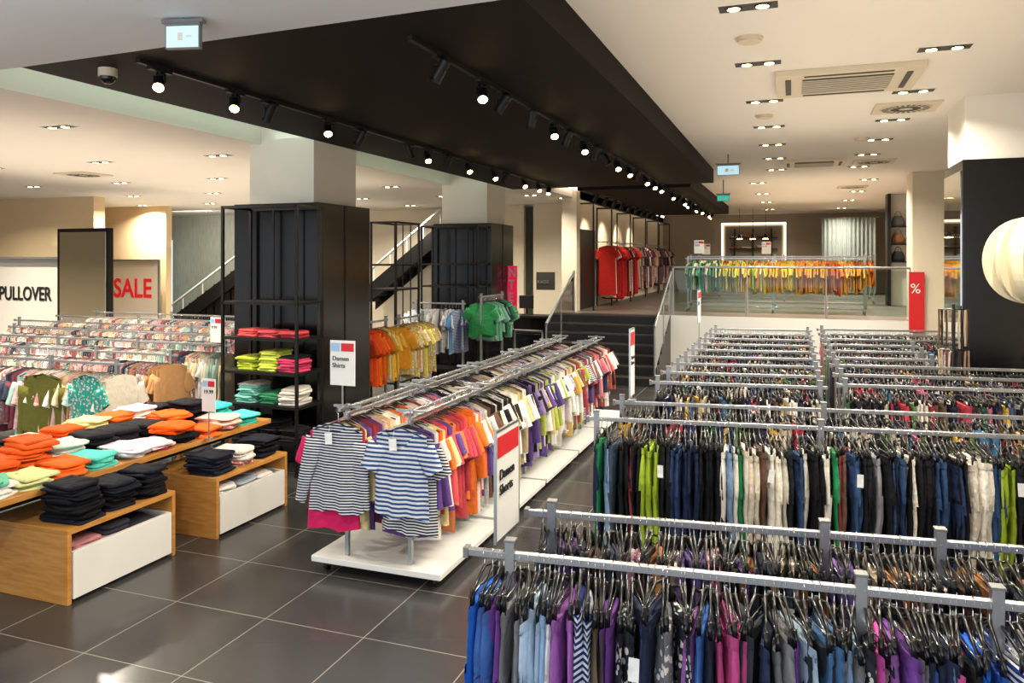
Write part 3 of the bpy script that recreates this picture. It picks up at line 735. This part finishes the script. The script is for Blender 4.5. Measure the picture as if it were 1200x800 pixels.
def far_stairs(x0, z0, x1, z1, solid=False):
    m = MB(); n = 12
    for i in range(n):
        a = x0+(x1-x0)*i/n; b = x0+(x1-x0)*(i+1)/n; za = z0+(z1-z0)*i/n; zb = z0+(z1-z0)*(i+1)/n
        m.box(a, b+(.05 if i < n-1 else 0), 18.4, 19.3, 0 if solid else max(0, za-.1), zb)
    for y in (18.34, 19.3):
        m.add([(x0, y, z0-.35), (x1, y, z1-.35), (x1, y, z1+.12), (x0, y, z0+.12), (x0, y+.06, z0-.35), (x1, y+.06, z1-.35), (x1, y+.06, z1+.12), (x0, y+.06, z0+.12)],
              [(0,1,2,3),(7,6,5,4),(0,4,5,1),(2,6,7,3),(1,5,6,2),(0,3,7,4)], 0)
    m.cyl((x0, 18.37, z0+.5), (x1, 18.37, z1+.5), .035, 8, 1)
    for i in range(6):
        t = i/5; x = x0+(x1-x0)*t; z = z0+(z1-z0)*t; m.cyl((x, 18.37, z+.1), (x, 18.37, z+.5), .015, 6, 1)
    m.build('side_staircase', [M_bmetal, M_lac])
far_stairs(-18.0, .3, -14.3, 2.6, True); far_stairs(-11.2, 1.3, -8.7, 3.2)
box_obj('wall_core', -13.4, -9.2, 19.7, 19.9, 0, 3.8, M_cream)
lamp('AREA', (-16.5, 17.6, 3.7), (radians(25), 0, 0), 140, (1, .95, .85), 1.5, 'stairwell_fill', .4)  # added area light without a fixture, brightens the concrete wall behind the stairs

# cashier zone
m = MB(); m.box(-6.4, -5.0, 16.6, 17.1, 0, 1.05); m.box(-6.45, -4.97, 16.55, 17.15, 1.05, 1.1, 1)
m.box(-5.95, -5.6, 16.8, 16.83, 1.25, 1.55, 1); m.cyl((-5.77, 16.85, 1.1), (-5.77, 16.85, 1.3), .02, 8, 1); m.box(-5.88, -5.66, 16.75, 16.95, 1.1, 1.115, 1)
m.build('cash_desk_with_monitor', [M_gblack, M_bmetal], bevel=.004)
m = MB(); m.box(-5.19, -5.01, 14.0, 14.05, 1.38, 2.26)
o = m.build('vertical_pink_lightbox', [M_pink]); text('N\nT\nE', .25, (-5.17, 13.99, 2.05), (pi/2, 0, 0), M_lac, 'lettering', o, bold=.004, sx=.8)
m = MB(); m.box(-5.4, -4.97, 16.4, 16.44, 1.7, 2.1); o = m.build('checkout_sign', [M_vent]); text('KASSE', .1, (-5.37, 16.39, 1.85), (pi/2, 0, 0), M_gray, 'lettering', o)

# ---------------------------------------------------------------- upper level
m = MB()
for y in (17.3, 19.2, 21.6, 24., 26.4, 29):
    for x in (-4.70, -4.32): m.box(x, x+.03, y-.02, y+.02, 1.2, 3.7)
    m.box(-4.7, -4.3, y-.02, y+.02, 3.66, 3.7)
for x in (-4.32,): m.box(x, x+.03, 17.3, 29, 3.66, 3.7)
m.box(-4.7, -4.66, 17.3, 18.9, 1.2, 3.1)
m.build('wall_display_frames', [M_bmetal])
def wall_row(name, y0, L, z, pal, Lr, long_p=0, step=.06):
    m = MB(); m.cyl((-4.38, y0, z), (-4.38, y0+L, z), .015, 8); m.box(-4.7, -4.37, y0+.02, y0+.05, z-.01, z+.01); m.box(-4.7, -4.37, y0+L-.05, y0+L-.02, z-.01, z+.01); m.build('wall_clothes_rail', [M_steel])
    row_tops(name, L, z, pal, (-4.38, y0, 0), pi/2, step=step, Lr=Lr, long_p=long_p)
wall_row('row_of_hanging_dresses', 18.95, 3.0, 2.82, [('#b01a20', CL), ('#a01418', CL), ('#c02a24', CL), ('#90141c', CL), ('#d0b0a0', PR), ('#2a2024', CL)], (1.2, 1.4))
wall_row('row_of_hanging_dresses', 22.2, 6.4, 2.85, [('#4a3440', CL), ('#6a4448', CL), ('#2a2a33', CL), ('#a0705c', PR), ('#5a5060', CL), ('#c8a898', CL), ('#8a2a30', CL)], (.9, 1.3), .5)
seqU = [[('#3f7a4a', CL), ('#3c8a60', CL), ('#d0c090', PR)], [('#c8c040', CL), ('#8a9a30', CL), ('#d0a020', CL)], [('#e0b820', CL), ('#d89a20', CL)], [('#e0a020', CL), ('#d88a30', CL)], [('#d0641c', CL), ('#e0b020', CL), ('#d08440', CL)]]
Pu = [('#d8a020', CL), ('#c86a20', CL), ('#e0d8c0', CL), ('#c8b840', CL), ('#a8603a', CL)]
for y, z, xs, L in ((18.0, 2.40, -2.3, 3.8), (20.2, 2.45, -2.5, 4.2), (22.5, 2.45, -2.5, 4.6), (25, 2.45, -2.2, 4.4)):
    rack('upper_clothes_rack', L, z, (xs, y, 0), 0, [.05, L/2, L-.05], z0=1.2)
    row_tops('row_of_hanging_shirts', L, z, Pu, (xs, y, 0), 0, seq=seqU, step=.045, long_p=.1)
wall = MB(); wall.box(-2.5, -.2, 29.9, 29.96, 2.2, 3.75, 0); wall.box(-2.35, -.35, 29.86, 29.9, 2.3, 3.6, 1)
for a in ((-2.5, -2.42, 2.3, 3.7), (-.28, -.2, 2.3, 3.7), (-2.5, -.2, 3.66, 3.74)): wall.box(a[0], a[1], 29.84, 29.9, a[2], a[3], 2)
for x in (-2.0, -1.35, -.7): wall.box(x-.02, x+.02, 29.6, 29.86, 2.3, 3.5, 3)
for z in (2.75, 3.15): wall.box(-2.2, -.5, 29.6, 29.86, z, z+.03, 3)
wall.build('illuminated_wall_shelf', [M_cream, M_taupe, pm('led_frame', '#fff4e0', .5, emis='#fff0d8', es=1.3), M_bmetal])
m = MB()
for z in (2.78, 3.18):
    for x in (-2.1, -1.75, -1.6, -1.2, -.95): stack(m, x+.08, 29.72, z, R.choice([2, 4, 5]), .24, .22, [('#c8b8a0', CL), ('#6a5a4c', CL), ('#e0dcd4', CL), ('#a86a4c', CL)])
m.build('folded_knitwear_on_wall_shelf', GM, smooth=True)
def curtain(x0, x1, y, z0, z1):
    m = MB(); n = 120; A = []; B = []
    for i in range(n+1):
        t = i/n; yy = y+.07*sin(t*pi*26)+.02*sin(t*91); A.append((x0+(x1-x0)*t, yy, z0)); B.append((x0+(x1-x0)*t, yy, z1))
    m.add(A+B, [(i, i+1, n+2+i, n+1+i) for i in range(n)], 0)
    m.cyl((x0-.1, y, z1+.02), (x1+.1, y, z1+.02), .02, 8, 1)
    return m.build('fitting_room_curtain', [M_curt, M_steel], smooth=True)
curtain(.95, 2.6, 27.9, 1.25, 3.75)
m = MB(); m.box(2.35, 3.4, 22, 22.1, 1.2, 4.05)
for z in (2.3, 2.75, 3.2): m.box(2.4, 3.35, 21.7, 22, z, z+.03, 1)
m.box(2.28, 2.36, 21.6, 22.1, 1.2, 4.05, 1)
m.build('wall_shelf_bay', [M_white, M_bmetal])
m = MB()
for z, c in ((2.33, '#2a2a2c'), (2.78, '#7a5236'), (3.23, '#5a5a5c')):
    for k in range(2):
        x = 2.55+k*.42; LL = []
        for zz, s_ in ((0, .95), (.1, 1.), (.2, .85), (.26, .6)):
            LL.append([(x+.15*s_*abs(cos(t))**.4*(1 if cos(t) > 0 else -1), 21.84+.07*s_*abs(sin(t))**.4*(1 if sin(t) > 0 else -1), z+zz) for t in [2*pi*(j+.5)/12 for j in range(12)]])
        m.loops(LL, CL, hx(c), cap0=True, cap1=True)
        m.tube([(x-.08, 21.84, z+.24), (x-.06, 21.84, z+.34), (x, 21.84, z+.38), (x+.06, 21.84, z+.34), (x+.08, 21.84, z+.24)], .008, 5, CL, hx(c))
m.build('handbags_on_shelf', GM, smooth=True)
m = MB(); m.box(2.08, 2.34, 16.22, 16.26, 1.0, 2.15); o = m.build('red_sale_banner', [M_red]); text('%', .26, (2.10, 16.21, 1.75), (pi/2, 0, 0), M_lac, 'lettering', o)
for x, y in ((-1.6, 26), (-1.2, 26.2), (-.8, 26)):
    m = MB(); m.cyl((x, y, 3.2), (x, y, 4.05), .006, 6); m.cyl((x, y, 3.05), (x, y, 3.2), .1, 20, 0, r2=.03); m.cyl((x, y, 3.03), (x, y, 3.05), .08, 20, 1)
    m.build('small_pendant_lamp', [M_bmetal, M_lampE])

# belt / accessory stand next to the right column
m = MB(); m.cyl((1.5, 8.62, 0), (1.5, 8.62, 1.95), .015, 8, HNG); m.cyl((1.5, 8.62, 0), (1.5, 8.62, .02), .16, 24, HNG)
for z in (1.9, 1.5):
    for i in range(14):
        a = 2*pi*i/14; ex, ey = 1.5+.13*cos(a), 8.62+.13*sin(a)
        m.tube([(1.5, 8.62, z), (ex, ey, z)], .003, 3, HNG)
        c = hx(R.choice(['#5a3a24', '#2a2220', '#88705c', '#a8947c', '#3a2820', '#6a2a24']))
        for q in (-.012, .012): m.tube([(ex, ey+q, z), (ex+.01*sin(i), ey+q, z-.18), (ex, ey+q*.5, z-R.uniform(.3, .38))], .008, 4, CL, c)
m.build('belt_display_stand', GM)

# ---------------------------------------------------------------- world + camera
w = bpy.data.worlds.new('World'); S.world = w; w.use_nodes = True
bg = w.node_tree.nodes['Background']; bg.inputs[0].default_value = (.84, .92, 1, 1); bg.inputs[1].default_value = 1.0
cam = bpy.data.cameras.new('Camera'); cam.lens = 27; cam.sensor_width = 36; cam.shift_y = -97/1200; cam.clip_end = 200
co = bpy.data.objects.new('Camera', cam); S.collection.objects.link(co); co.location = (0, 0, 2.4); co.rotation_euler = (pi/2, 0, radians(20.03))
S.camera = co
print('verts', sum(len(o.data.vertices) for o in bpy.data.objects if o.type == 'MESH'))
